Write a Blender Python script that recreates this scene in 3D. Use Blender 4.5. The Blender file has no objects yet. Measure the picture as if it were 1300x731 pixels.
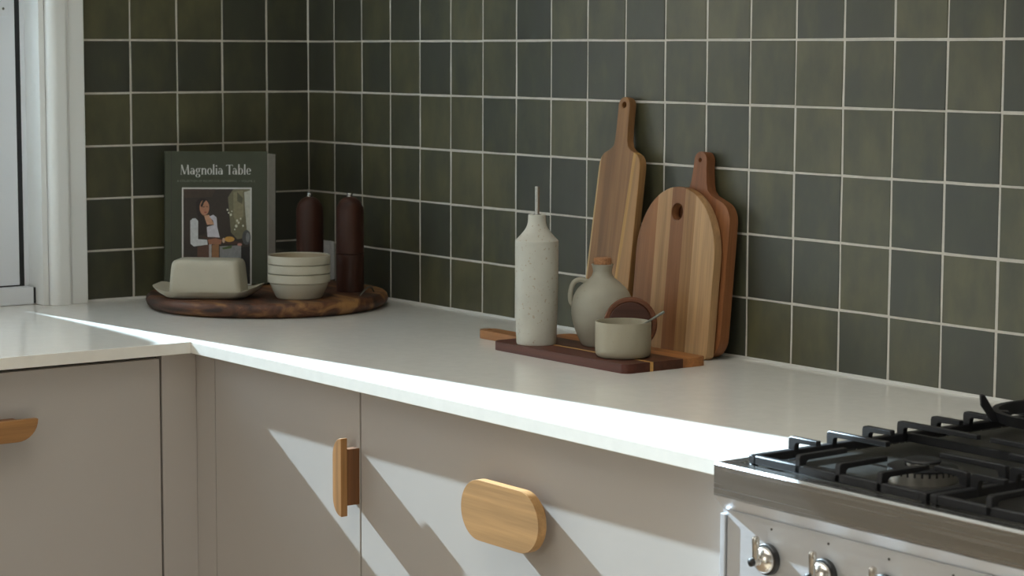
import bpy, bmesh, math, random
from mathutils import Vector, Matrix
random.seed(7)
S = bpy.context.scene
COL = S.collection

# ------------------------------------------------------------------ camera
FPX, W, H = 2748.92, 1300.0, 731.0
pitch, yaw, roll = -0.108, -0.9267, 0.0039
CAM = Vector((3.8386, -2.3557, 1.3836))
Fv = Vector((math.sin(yaw)*math.cos(pitch), math.cos(yaw)*math.cos(pitch), math.sin(pitch)))
Rv = Vector((math.cos(yaw), -math.sin(yaw), 0)); Uv = Rv.cross(Fv)
Rv, Uv = Rv*math.cos(roll)+Uv*math.sin(roll), -Rv*math.sin(roll)+Uv*math.cos(roll)
cd = bpy.data.cameras.new('camera'); cam = bpy.data.objects.new('camera', cd); COL.objects.link(cam)
cd.sensor_fit = 'HORIZONTAL'; cd.sensor_width = 36.0; cd.lens = FPX/W*36.0
cd.clip_start = 0.05
m = Matrix((Rv, Uv, -Fv)).transposed().to_4x4(); m.translation = CAM
cam.matrix_world = m
cd.dof.use_dof = True; cd.dof.focus_distance = 3.35; cd.dof.aperture_fstop = 12.0
S.camera = cam

# ------------------------------------------------------------------ light
world = bpy.data.worlds.new('sky'); S.world = world; world.use_nodes = True
wn = world.node_tree; wn.nodes.clear()
wo = wn.nodes.new('ShaderNodeOutputWorld'); bg = wn.nodes.new('ShaderNodeBackground')
tc = wn.nodes.new('ShaderNodeTexCoord'); sx = wn.nodes.new('ShaderNodeSeparateXYZ')
rp = wn.nodes.new('ShaderNodeValToRGB')
wn.links.new(tc.outputs['Generated'], sx.inputs[0]); wn.links.new(sx.outputs['Z'], rp.inputs[0])
rp.color_ramp.elements[0].position = 0.0; rp.color_ramp.elements[0].color = (0.20, 0.19, 0.15, 1)   # garden below the horizon
rp.color_ramp.elements[1].position = 0.02; rp.color_ramp.elements[1].color = (1.0, 0.945, 0.88, 1)   # pale sky
wn.links.new(rp.outputs[0], bg.inputs['Color']); bg.inputs['Strength'].default_value = 3.6
wn.links.new(bg.outputs[0], wo.inputs['Surface'])

SUN_DIR = Vector((1.0, 0.12, -0.56)).normalized()
sl = bpy.data.lights.new('sun', 'SUN'); sl.energy = 27.0; sl.angle = math.radians(0.53); sl.color = (0.665, 0.84, 1.0)
so = bpy.data.objects.new('sun', sl); COL.objects.link(so)
so.rotation_euler = SUN_DIR.to_track_quat('-Z', 'Y').to_euler()
so.location = (-6, -1.2, 5)

def portal(name, loc, rot, sx_, sy_):
    l = bpy.data.lights.new(name, 'AREA'); l.shape = 'RECTANGLE'; l.size = sx_; l.size_y = sy_
    l.cycles.is_portal = True
    o = bpy.data.objects.new(name, l); COL.objects.link(o); o.location = loc; o.rotation_euler = rot
portal('daylight_portal_window', (-0.14, -1.57, 1.61), (0, math.radians(-90), 0), 1.42, 1.96)
portal('fill_portal_door', (2.7, -4.82, 1.225), (math.radians(90), 0, 0), 1.52, 2.45)  # this and the next two serve the added fill openings
portal('fill_portal_skylight', (2.45, -1.6, 2.85), (0, 0, 0), 3.5, 2.1)
portal('fill_portal_side', (5.42, -3.45, 1.4), (0, math.radians(90), 0), 1.8, 0.9)

vs = S.view_settings
vs.view_transform = 'Standard'; vs.look = 'None'; vs.exposure = 0.0; vs.gamma = 1.0; vs.use_curve_mapping = False

# ------------------------------------------------------------------ materials
def lin(r, g, b):
    f = lambda c: ((c/255+0.055)/1.055)**2.4 if c > 10 else c/255/12.92
    return (f(r), f(g), f(b), 1)
def new_mat(name):
    mt = bpy.data.materials.new(name); mt.use_nodes = True
    nt = mt.node_tree; b = nt.nodes['Principled BSDF']
    return mt, nt, b
def plain(name, col, rough=0.5, metal=0.0, noise=0.0, scale=20, bump=0.0, spec=0.5, coat=0.0):
    mt, nt, b = new_mat(name)
    b.inputs['Base Color'].default_value = col; b.inputs['Roughness'].default_value = rough
    b.inputs['Metallic'].default_value = metal; b.inputs['Specular IOR Level'].default_value = spec
    b.inputs['Coat Weight'].default_value = coat
    if noise or bump:
        t = nt.nodes.new('ShaderNodeTexCoord'); n = nt.nodes.new('ShaderNodeTexNoise')
        n.inputs['Scale'].default_value = scale; n.inputs['Detail'].default_value = 5
        nt.links.new(t.outputs['Object'], n.inputs['Vector'])
        if noise:
            r = nt.nodes.new('ShaderNodeMapRange')
            r.inputs[1].default_value = 0.3; r.inputs[2].default_value = 0.7
            r.inputs[3].default_value = 1-noise; r.inputs[4].default_value = 1+noise
            x = nt.nodes.new('ShaderNodeVectorMath'); x.operation = 'SCALE'; x.inputs[0].default_value = col[:3]
            nt.links.new(n.outputs['Fac'], r.inputs[0]); nt.links.new(r.outputs[0], x.inputs['Scale'])
            nt.links.new(x.outputs[0], b.inputs['Base Color'])
        if bump:
            bp = nt.nodes.new('ShaderNodeBump'); bp.inputs['Strength'].default_value = bump; bp.inputs['Distance'].default_value = 0.002
            nt.links.new(n.outputs['Fac'], bp.inputs['Height']); nt.links.new(bp.outputs[0], b.inputs['Normal'])
    return mt

def wood(name, axis, rough=0.5, contrast=0.35, fine=1.0):
    """grain along one local axis, hue taken from the colour of each object"""
    mt, nt, b = new_mat(name); N = nt.nodes; L = nt.links
    t = N.new('ShaderNodeTexCoord'); oi = N.new('ShaderNodeObjectInfo')
    off = N.new('ShaderNodeVectorMath'); off.operation = 'SCALE'; off.inputs[0].default_value = (3.1, 5.7, 4.3)
    L.new(oi.outputs['Random'], off.inputs['Scale'])
    ad = N.new('ShaderNodeVectorMath'); L.new(t.outputs['Object'], ad.inputs[0]); L.new(off.outputs[0], ad.inputs[1])
    mp = N.new('ShaderNodeMapping'); sc = [60*fine, 60*fine, 60*fine]; sc['XYZ'.index(axis)] = 2.5
    mp.inputs['Scale'].default_value = sc; L.new(ad.outputs[0], mp.inputs['Vector'])
    n1 = N.new('ShaderNodeTexNoise'); n1.inputs['Scale'].default_value = 1; n1.inputs['Detail'].default_value = 6; n1.inputs['Distortion'].default_value = 0.6
    L.new(mp.outputs[0], n1.inputs['Vector'])
    mp2 = N.new('ShaderNodeMapping'); sc2 = [400, 400, 400]; sc2['XYZ'.index(axis)] = 14
    mp2.inputs['Scale'].default_value = sc2; L.new(ad.outputs[0], mp2.inputs['Vector'])
    n2 = N.new('ShaderNodeTexNoise'); n2.inputs['Scale'].default_value = 1; n2.inputs['Detail'].default_value = 2
    L.new(mp2.outputs[0], n2.inputs['Vector'])
    mx = N.new('ShaderNodeMath'); mx.operation = 'MULTIPLY_ADD'; mx.inputs[1].default_value = 0.3
    L.new(n2.outputs['Fac'], mx.inputs[0]); L.new(n1.outputs['Fac'], mx.inputs[2])
    r = N.new('ShaderNodeMapRange'); r.inputs[1].default_value = 0.42; r.inputs[2].default_value = 0.92
    r.inputs[3].default_value = 1-contrast; r.inputs[4].default_value = 1+contrast*0.8
    L.new(mx.outputs[0], r.inputs[0])
    s = N.new('ShaderNodeVectorMath'); s.operation = 'SCALE'; L.new(oi.outputs['Color'], s.inputs[0]); L.new(r.outputs[0], s.inputs['Scale'])
    L.new(s.outputs[0], b.inputs['Base Color']); b.inputs['Roughness'].default_value = rough
    b.inputs['Specular IOR Level'].default_value = 0.35
    bp = N.new('ShaderNodeBump'); bp.inputs['Strength'].default_value = 0.15; bp.inputs['Distance'].default_value = 0.001
    L.new(mx.outputs[0], bp.inputs['Height']); L.new(bp.outputs[0], b.inputs['Normal'])
    return mt

def tile_material():
    mt, nt, b = new_mat('glazed_green_tile'); N = nt.nodes; L = nt.links
    t = N.new('ShaderNodeTexCoord'); oi = N.new('ShaderNodeObjectInfo')
    off = N.new('ShaderNodeVectorMath'); off.operation = 'SCALE'; off.inputs[0].default_value = (31, 57, 43)
    L.new(oi.outputs['Random'], off.inputs['Scale'])
    ad = N.new('ShaderNodeVectorMath'); L.new(t.outputs['Object'], ad.inputs[0]); L.new(off.outputs[0], ad.inputs[1])
    mp = N.new('ShaderNodeMapping'); mp.inputs['Scale'].default_value = (22, 22, 11); L.new(ad.outputs[0], mp.inputs['Vector'])
    n1 = N.new('ShaderNodeTexNoise'); n1.inputs['Scale'].default_value = 1; n1.inputs['Detail'].default_value = 5; n1.inputs['Roughness'].default_value = 0.55
    L.new(mp.outputs[0], n1.inputs['Vector'])
    # hue of the whole tile from its own random number, patches from noise
    a = N.new('ShaderNodeMath'); a.operation = 'MULTIPLY_ADD'; a.inputs[1].default_value = 0.70; L.new(oi.outputs['Random'], a.inputs[0])
    sm = N.new('ShaderNodeMath'); sm.operation = 'MULTIPLY_ADD'; sm.inputs[1].default_value = 1.5; sm.inputs[2].default_value = -0.60
    L.new(n1.outputs['Fac'], sm.inputs[0]); L.new(sm.outputs[0], a.inputs[2])
    cr = N.new('ShaderNodeValToRGB'); e = cr.color_ramp.elements
    e[0].position = 0.0; e[0].color = (0.052, 0.053, 0.041, 1)
    e[1].position = 1.0; e[1].color = (0.116, 0.108, 0.056, 1)
    k = e.new(0.35); k.color = (0.059, 0.061, 0.042, 1)
    k = e.new(0.65); k.color = (0.083, 0.081, 0.046, 1)
    L.new(a.outputs[0], cr.inputs[0]); L.new(cr.outputs[0], b.inputs['Base Color'])
    n2 = N.new('ShaderNodeTexNoise'); n2.inputs['Scale'].default_value = 45; n2.inputs['Detail'].default_value = 3
    L.new(ad.outputs[0], n2.inputs['Vector'])
    rr = N.new('ShaderNodeMapRange'); rr.inputs[3].default_value = 0.30; rr.inputs[4].default_value = 0.46; L.new(n2.outputs['Fac'], rr.inputs[0]); L.new(rr.outputs[0], b.inputs['Roughness'])
    bp = N.new('ShaderNodeBump'); bp.inputs['Strength'].default_value = 0.12; bp.inputs['Distance'].default_value = 0.003
    n3 = N.new('ShaderNodeTexNoise'); n3.inputs['Scale'].default_value = 28; n3.inputs['Detail'].default_value = 2; L.new(ad.outputs[0], n3.inputs['Vector'])
    L.new(n3.outputs['Fac'], bp.inputs['Height']); L.new(bp.outputs[0], b.inputs['Normal'])
    b.inputs['Specular IOR Level'].default_value = 0.75
    return mt

def speckled(name, col, spot, rough=0.6, scale=160, thr=0.70, blotch=0.10):
    mt, nt, b = new_mat(name); N = nt.nodes; L = nt.links
    t = N.new('ShaderNodeTexCoord')
    n = N.new('ShaderNodeTexNoise'); n.inputs['Scale'].default_value = scale; n.inputs['Detail'].default_value = 1
    n2 = N.new('ShaderNodeTexNoise'); n2.inputs['Scale'].default_value = 18; n2.inputs['Detail'].default_value = 4
    L.new(t.outputs['Object'], n.inputs['Vector']); L.new(t.outputs['Object'], n2.inputs['Vector'])
    r = N.new('ShaderNodeMapRange'); r.inputs[1].default_value = thr; r.inputs[2].default_value = thr+0.05; L.new(n.outputs['Fac'], r.inputs[0])
    r2 = N.new('ShaderNodeMapRange'); r2.inputs[1].default_value = 0.3; r2.inputs[2].default_value = 0.7; r2.inputs[3].default_value = 1-blotch; r2.inputs[4].default_value = 1+blotch
    L.new(n2.outputs['Fac'], r2.inputs[0])
    s = N.new('ShaderNodeVectorMath'); s.operation = 'SCALE'; s.inputs[0].default_value = col[:3]; L.new(r2.outputs[0], s.inputs['Scale'])
    mx = N.new('ShaderNodeMix'); mx.data_type = 'RGBA'; L.new(r.outputs[0], mx.inputs['Factor'])
    L.new(s.outputs[0], mx.inputs['A']); mx.inputs['B'].default_value = spot
    L.new(mx.outputs['Result'], b.inputs['Base Color']); b.inputs['Roughness'].default_value = rough
    bp = N.new('ShaderNodeBump'); bp.inputs['Strength'].default_value = 0.08; bp.inputs['Distance'].default_value = 0.001
    L.new(n2.outputs['Fac'], bp.inputs['Height']); L.new(bp.outputs[0], b.inputs['Normal'])
    return mt

def brushed(name, col, rough, axis='X', metal=1.0):
    mt, nt, b = new_mat(name); N = nt.nodes; L = nt.links
    t = N.new('ShaderNodeTexCoord'); mp = N.new('ShaderNodeMapping'); sc = [300, 300, 300]; sc['XYZ'.index(axis)] = 3
    mp.inputs['Scale'].default_value = sc; L.new(t.outputs['Object'], mp.inputs['Vector'])
    n = N.new('ShaderNodeTexNoise'); n.inputs['Scale'].default_value = 1; n.inputs['Detail'].default_value = 3; L.new(mp.outputs[0], n.inputs['Vector'])
    n2 = N.new('ShaderNodeTexNoise'); n2.inputs['Scale'].default_value = 14; n2.inputs['Detail'].default_value = 6; L.new(t.outputs['Object'], n2.inputs['Vector'])
    ad = N.new('ShaderNodeMath'); L.new(n.outputs['Fac'], ad.inputs[0]); ad.inputs[1].default_value = 0.5
    r = N.new('ShaderNodeMapRange'); r.inputs[1].default_value = 0.6; r.inputs[2].default_value = 1.4; r.inputs[3].default_value = rough-0.07; r.inputs[4].default_value = rough+0.12
    L.new(ad.outputs[0], r.inputs[0]); L.new(r.outputs[0], b.inputs['Roughness'])
    b.inputs['Base Color'].default_value = col; b.inputs['Metallic'].default_value = metal
    bp = N.new('ShaderNodeBump'); bp.inputs['Strength'].default_value = 0.012; bp.inputs['Distance'].default_value = 0.001
    L.new(n.outputs['Fac'], bp.inputs['Height']); L.new(bp.outputs[0], b.inputs['Normal'])
    return mt

def glass_pane():
    mt = bpy.data.materials.new('window_glass'); mt.use_nodes = True; nt = mt.node_tree; nt.nodes.clear()
    o = nt.nodes.new('ShaderNodeOutputMaterial'); mx = nt.nodes.new('ShaderNodeMixShader'); fr = nt.nodes.new('ShaderNodeFresnel')
    tr = nt.nodes.new('ShaderNodeBsdfTransparent'); gl = nt.nodes.new('ShaderNodeBsdfGlossy'); gl.inputs['Roughness'].default_value = 0.01
    tr.inputs['Color'].default_value = (0.95, 0.97, 0.96, 1)
    nt.links.new(fr.outputs[0], mx.inputs[0]); nt.links.new(tr.outputs[0], mx.inputs[1]); nt.links.new(gl.outputs[0], mx.inputs[2]); nt.links.new(mx.outputs[0], o.inputs['Surface'])
    return mt

def mango_wood():
    mt, nt, b = new_mat('mango_wood'); N = nt.nodes; L = nt.links
    t = N.new('ShaderNodeTexCoord'); mp = N.new('ShaderNodeMapping'); mp.inputs['Scale'].default_value = (6, 24, 30); mp.inputs['Rotation'].default_value = (0, 0, -0.6)
    L.new(t.outputs['Object'], mp.inputs['Vector'])
    n = N.new('ShaderNodeTexNoise'); n.inputs['Scale'].default_value = 1; n.inputs['Detail'].default_value = 7; n.inputs['Distortion'].default_value = 1.0; L.new(mp.outputs[0], n.inputs['Vector'])
    cr = N.new('ShaderNodeValToRGB'); e = cr.color_ramp.elements
    e[0].position = 0.36; e[0].color = lin(48, 29, 21); e[1].position = 0.68; e[1].color = lin(158, 116, 70)
    k = e.new(0.5); k.color = lin(94, 57, 37)
    L.new(n.outputs['Fac'], cr.inputs[0]); L.new(cr.outputs[0], b.inputs['Base Color']); b.inputs['Roughness'].default_value = 0.55
    bp = N.new('ShaderNodeBump'); bp.inputs['Strength'].default_value = 0.2; bp.inputs['Distance'].default_value = 0.002
    L.new(n.outputs['Fac'], bp.inputs['Height']); L.new(bp.outputs[0], b.inputs['Normal'])
    return mt

M = dict(
    tile=tile_material(),
    grout=plain('grout', (0.62, 0.585, 0.53, 1), 0.9, noise=0.08, scale=60),
    plaster=plain('white_plaster', (0.70, 0.68, 0.64, 1), 0.9, noise=0.02, scale=4),
    ceil=plain('ceiling_paint', (0.80, 0.79, 0.76, 1), 0.9, noise=0.01, scale=4),
    trim=plain('white_gloss_trim', (0.84, 0.845, 0.83, 1), 0.35, noise=0.015, scale=8),
    alu=plain('white_powder_coat', (0.76, 0.78, 0.82, 1), 0.4, noise=0.01, scale=8),
    rubber=plain('black_rubber', (0.012, 0.012, 0.014, 1), 0.6, noise=0.1),
    caulk=plain('white_silicone', (0.62, 0.61, 0.58, 1), 0.5, noise=0.05, scale=30),
    quartz=plain('white_quartz', (0.77, 0.75, 0.70, 1), 0.15, noise=0.025, scale=55, spec=0.38),
    cabinet=plain('greige_lacquer', (0.425, 0.39, 0.36, 1), 0.45, noise=0.012, scale=5, bump=0.02),
    carcass=plain('dark_carcass', (0.05, 0.045, 0.04, 1), 0.8, noise=0.05),
    plinth=plain('plinth_board', (0.36, 0.33, 0.29, 1), 0.6, noise=0.02),
    floor=plain('oak_floor', (0.50, 0.39, 0.28, 1), 0.5, noise=0.15, scale=9),
    glass=glass_pane(),
    shade_hedge=plain('shade_hedge_green', (0.035, 0.06, 0.02, 1), 0.8, noise=0.4, scale=30),
    woodz=wood('acacia_grain_upright', 'Z', 0.5, 0.34),
    woodx=wood('acacia_grain_flat', 'X', 0.42, 0.38),
    oakz=wood('oak_handle_upright', 'Z', 0.5, 0.28, 1.2),
    oakx=wood('oak_handle_flat', 'X', 0.5, 0.28, 1.2),
    oaky=wood('oak_handle_sideways', 'Y', 0.5, 0.28, 1.2),
    mango=mango_wood(),
    walnut=wood('dark_turned_wood', 'Z', 0.42, 0.3),
    stone=speckled('speckled_stoneware', (0.53, 0.515, 0.45, 1), (0.43, 0.37, 0.28, 1), 0.7, 190, 0.665, 0.10),
    jug=speckled('matt_taupe_stoneware', (0.37, 0.345, 0.275, 1), (0.30, 0.28, 0.22, 1), 0.6, 120, 0.72, 0.08),
    cream=speckled('cream_stoneware', (0.48, 0.445, 0.355, 1), (0.42, 0.37, 0.28, 1), 0.5, 200, 0.72, 0.05),
    cellar=speckled('pale_olive_stoneware', (0.385, 0.345, 0.255, 1), (0.34, 0.30, 0.22, 1), 0.5, 200, 0.72, 0.05),
    glaze=plain('tan_glaze', (0.40, 0.33, 0.23, 1), 0.3, noise=0.06, scale=20),
    cork=plain('cork', (0.40, 0.19, 0.09, 1), 0.9, noise=0.35, scale=260, bump=0.3),
    steel=plain('polished_steel', (0.62, 0.62, 0.62, 1), 0.22, 1.0, noise=0.05, scale=30),
    pewter=plain('dull_pewter', (0.20, 0.205, 0.18, 1), 0.4, 0.8, noise=0.1, scale=60),
    brushed=brushed('brushed_stainless', (0.56, 0.555, 0.545, 1), 0.22, 'X'),
    brushedp=brushed('brushed_stainless_panel', (0.70, 0.71, 0.74, 1), 0.44, 'X', 0.75),
    well=brushed('dark_reflection_steel', (0.16, 0.155, 0.145, 1), 0.35, 'X'),  # base colour darkened to stand in for steel reflecting dark surroundings
    nickel=plain('satin_nickel', (0.66, 0.62, 0.57, 1), 0.22, 1.0, noise=0.04, scale=40),
    iron=plain('black_cast_iron', (0.012, 0.012, 0.014, 1), 0.45, noise=0.15, scale=90, bump=0.06, spec=0.35),
    enamel=plain('dark_enamel', (0.05, 0.05, 0.052, 1), 0.35, noise=0.1),
    burnalu=plain('cast_aluminium', (0.62, 0.60, 0.56, 1), 0.30, 1.0, noise=0.1, scale=60),
    black=plain('black_plastic', (0.012, 0.012, 0.012, 1), 0.35, noise=0.1),
    cover=plain('green_book_cloth', lin(62, 67, 50), 0.55, noise=0.05, scale=60),
    pages=plain('paper_pages', (0.52, 0.50, 0.47, 1), 0.8, noise=0.05, scale=120),
    ink=plain('white_ink', (0.62, 0.62, 0.60, 1), 0.6, noise=0.02),
    inkdim=plain('dim_ink', (0.22, 0.24, 0.19, 1), 0.6, noise=0.02),
    outlet=plain('white_plastic', (0.60, 0.60, 0.60, 1), 0.35, noise=0.01),
    mark=plain('grey_print', (0.05, 0.05, 0.05, 1), 0.5, noise=0.02),
)

# ------------------------------------------------------------------ helpers
def obj(name, bm, mat, parent=None, smooth=True, ang=38, color=None, loc=None, rot=None, wn=True):
    bmesh.ops.recalc_face_normals(bm, faces=bm.faces)
    me = bpy.data.meshes.new(name); bm.to_mesh(me); bm.free()
    if isinstance(mat, (list, tuple)):
        for x in mat: me.materials.append(x)
    else: me.materials.append(mat)
    if smooth:
        me.polygons.foreach_set('use_smooth', [True]*len(me.polygons)); me.set_sharp_from_angle(angle=math.radians(ang))
    o = bpy.data.objects.new(name, me); COL.objects.link(o)
    if parent: o.parent = parent
    if loc: o.location = loc
    if rot: o.rotation_euler = rot
    if color: o.color = color
    if smooth and wn:
        md = o.modifiers.new('flat_faces', 'WEIGHTED_NORMAL'); md.keep_sharp = True; md.weight = 100; md.mode = 'FACE_AREA'
    return o
def tag(o, label, cat, group=None):
    o['label'] = label; o['category'] = cat
    if group: o['group'] = group
    return o
def thing(name, label, cat, loc=(0, 0, 0), rot=(0, 0, 0), group=None):
    o = bpy.data.objects.new(name, None); o.empty_display_size = 0.05; COL.objects.link(o)
    o.location = loc; o.rotation_euler = rot
    return tag(o, label, cat, group)
def structure(o, label=None):
    o['kind'] = 'structure'
    if label: o['label'] = label
    return o
def sempty(name, label=None):
    o = bpy.data.objects.new(name, None); COL.objects.link(o); return structure(o, label)

def addbox(bm, x0, x1, y0, y1, z0, z1):
    v = [bm.verts.new((x, y, z)) for x in (x0, x1) for y in (y0, y1) for z in (z0, z1)]
    for f in ((0, 1, 3, 2), (4, 6, 7, 5), (0, 4, 5, 1), (2, 3, 7, 6), (0, 2, 6, 4), (1, 5, 7, 3)):
        bm.faces.new([v[i] for i in f])
    return v
def box(x0, x1, y0, y1, z0, z1, bev=0.0, seg=2):
    bm = bmesh.new(); addbox(bm, x0, x1, y0, y1, z0, z1)
    if bev: bmesh.ops.bevel(bm, geom=bm.edges[:], offset=bev, segments=seg, affect='EDGES', profile=0.5)
    return bm
def lathe(prof, n=48, closed=False):
    """prof: (r, z) list; r = 0 at an end closes it"""
    bm = bmesh.new(); rings = []
    for r, z in prof:
        if r < 1e-6: rings.append([bm.verts.new((0, 0, z))])
        else: rings.append([bm.verts.new((r*math.cos(2*math.pi*i/n), r*math.sin(2*math.pi*i/n), z)) for i in range(n)])
    pairs = list(zip(rings, rings[1:]))
    if closed: pairs.append((rings[-1], rings[0]))
    for a, b in pairs:
        for i in range(n):
            j = (i+1) % n
            if len(a) == 1 and len(b) == 1: continue
            if len(a) == 1: bm.faces.new((a[0], b[i], b[j]))
            elif len(b) == 1: bm.faces.new((a[i], a[j], b[0]))
            else: bm.faces.new((a[i], a[j], b[j], b[i]))
    return bm
def smooth_prof(pts, sub=4):
    """Catmull-Rom through the profile points"""
    out = []; n = len(pts)
    for i in range(n-1):
        p0 = pts[max(i-1, 0)]; p1 = pts[i]; p2 = pts[i+1]; p3 = pts[min(i+2, n-1)]
        for k in range(sub):
            t = k/sub
            out.append(tuple(0.5*((2*p1[d])+(-p0[d]+p2[d])*t+(2*p0[d]-5*p1[d]+4*p2[d]-p3[d])*t*t+(-p0[d]+3*p1[d]-3*p2[d]+p3[d])*t**3) for d in range(len(p1))))
    out.append(pts[-1]); return out
def prism(outline, d0, d1, axis='Y', holes=(), bev=0.0, seg=2):
    """outline in the plane across `axis`; d0..d1 the depth. axis Y: (x,z); axis Z: (x,y); axis X: (y,z)"""
    def P(a, b, d):
        return {'Y': (a, d, b), 'Z': (a, b, d), 'X': (d, a, b)}[axis]
    bm = bmesh.new(); edges = []
    for lp in [outline]+list(holes):
        vs_ = [bm.verts.new(P(a, b, d0)) for a, b in lp]
        for i in range(len(vs_)): edges.append(bm.edges.new((vs_[i], vs_[(i+1) % len(vs_)])))
    if holes: bmesh.ops.triangle_fill(bm, edges=edges, use_beauty=True)
    else: bm.faces.new(bm.verts[:])
    r = bmesh.ops.extrude_face_region(bm, geom=bm.faces[:])
    dv = Vector(P(0, 0, d1))-Vector(P(0, 0, d0))
    bmesh.ops.translate(bm, verts=[g for g in r['geom'] if isinstance(g, bmesh.types.BMVert)], vec=dv)
    bmesh.ops.recalc_face_normals(bm, faces=bm.faces)
    if bev:
        k = {'X': 0, 'Y': 1, 'Z': 2}[axis]
        es = [e for e in bm.edges if len(e.link_faces) == 2 and (abs(e.link_faces[0].normal[k]) > 0.9) != (abs(e.link_faces[1].normal[k]) > 0.9)]
        bmesh.ops.bevel(bm, geom=es, offset=bev, segments=seg, affect='EDGES', profile=0.5, clamp_overlap=True)
    return bm
def arc(cx, cy, r, a0, a1, n=8, ry=None):
    ry = ry or r
    return [(cx+r*math.cos(math.radians(a0+(a1-a0)*i/n)), cy+ry*math.sin(math.radians(a0+(a1-a0)*i/n))) for i in range(n+1)]
def roundrect(x0, x1, y0, y1, r, n=6):
    return arc(x1-r, y1-r, r, 0, 90, n)+arc(x0+r, y1-r, r, 90, 180, n)+arc(x0+r, y0+r, r, 180, 270, n)+arc(x1-r, y0+r, r, 270, 360, n)
def tube(path, rad, n=12, cap=True, bm=None):
    bm = bm or bmesh.new(); rings = []; pts = [Vector(p) for p in path]
    rr = rad if isinstance(rad, (list, tuple)) else [rad]*len(pts)
    up = Vector((0.3, 0.2, 1)).normalized()
    for i, p in enumerate(pts):
        t = (pts[min(i+1, len(pts)-1)]-pts[max(i-1, 0)]).normalized()
        a = t.cross(up)
        if a.length < 1e-4: a = t.cross(Vector((1, 0, 0)))
        a.normalize(); b = t.cross(a)
        rings.append([bm.verts.new(p+(a*math.cos(2*math.pi*k/n)+b*math.sin(2*math.pi*k/n))*rr[i]) for k in range(n)])
    for A, B in zip(rings, rings[1:]):
        for k in range(n): bm.faces.new((A[k], A[(k+1) % n], B[(k+1) % n], B[k]))
    if cap: bm.faces.new(rings[0][::-1]); bm.faces.new(rings[-1])
    return bm
def slab_cut(bm_src, a, b, axis=0, slant=(0, 0)):
    """the piece of a board between two cuts across `axis`"""
    bm = bm_src.copy()
    for d, clear_in, sn in ((a, True, slant[0]), (b, False, slant[1])):
        if d is None: continue
        co = Vector((0, 0, 0)); co[axis] = d; no = Vector((0, 0, 0)); no[axis] = 1
        if sn: no[2] = sn
        bmesh.ops.bisect_plane(bm, geom=bm.verts[:]+bm.edges[:]+bm.faces[:], plane_co=co, plane_no=no, clear_inner=clear_in, clear_outer=not clear_in)
        be = [e for e in bm.edges if len(e.link_faces) == 1]
        if be: bmesh.ops.holes_fill(bm, edges=be, sides=0)
    return bm
def staves(bm, cuts, colors, mat, parent, axis=0, slant=None):
    ends = [None]+list(cuts)+[None]; sl_ = [0]+list(slant or [0]*len(cuts))+[0]
    for i, c in enumerate(colors):
        obj('stave', slab_cut(bm, ends[i], ends[i+1], axis, (sl_[i], sl_[i+1])), mat, parent, color=c)
    bm.free()

# ================================================================== the room
ZC = 0.9                      # worktop height
PT = 0.102                    # tile pitch
Z0 = ZC-0.0042                # height of the grout line hidden at the worktop
YF, XF = -0.622, 0.632        # front edges of the two worktop arms
XE = 1.953                    # end of the worktop at the range

structure(obj('floor', box(-0.12, 5.4, -4.8, 0.12, -0.1, 0.0), M['floor'], smooth=False))
bm = bmesh.new()
addbox(bm, -0.12, 0.7, -4.8, 0.12, 2.7, 2.8); addbox(bm, 4.2, 5.4, -4.8, 0.12, 2.7, 2.8); addbox(bm, 0.7, 4.2, -0.55, 0.12, 2.7, 2.8); addbox(bm, 0.7, 4.2, -4.8, -2.65, 2.7, 2.8)
structure(obj('ceiling', bm, M['ceil'], smooth=False))
wb = structure(obj('wall_back', box(-0.12, 5.4, 0.0035, 0.12, 0, 2.7), M['plaster'], smooth=False), 'back wall clad in square green glazed tiles')
bm = bmesh.new()
WY0, WY1, WZ0, WZ1 = -0.592, -2.55, 0.879, 2.19    # the window opening in the left wall
addbox(bm, -0.12, -0.0035, WY0, 0.12, 0, 2.7); addbox(bm, -0.12, -0.0035, -4.8, WY1, 0, 2.7)
addbox(bm, -0.12, -0.0035, WY1, WY0, 0, WZ0); addbox(bm, -0.12, -0.0225, WY1, WY0, WZ0, 0.8998); addbox(bm, -0.12, -0.0035, WY1, WY0, WZ1, 2.7)
wl = structure(obj('wall_left', bm, M['plaster'], smooth=False), 'left wall clad in square green glazed tiles beside the window')
bm = bmesh.new()
addbox(bm, 5.3, 5.4, -3.0, 0.12, 0, 2.7); addbox(bm, 5.3, 5.4, -4.7, -3.9, 0, 2.7); addbox(bm, 5.3, 5.4, -3.9, -3.0, 0, 0.5); addbox(bm, 5.3, 5.4, -3.9, -3.0, 2.3, 2.7)
structure(obj('wall_right', bm, M['plaster'], smooth=False))
bm = bmesh.new()
addbox(bm, -0.12, 1.94, -4.8, -4.7, 0, 2.7); addbox(bm, 3.46, 5.4, -4.8, -4.7, 0, 2.7); addbox(bm, 1.94, 3.46, -4.8, -4.7, 2.45, 2.7)
structure(obj('wall_front', bm, M['plaster'], smooth=False))

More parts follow.
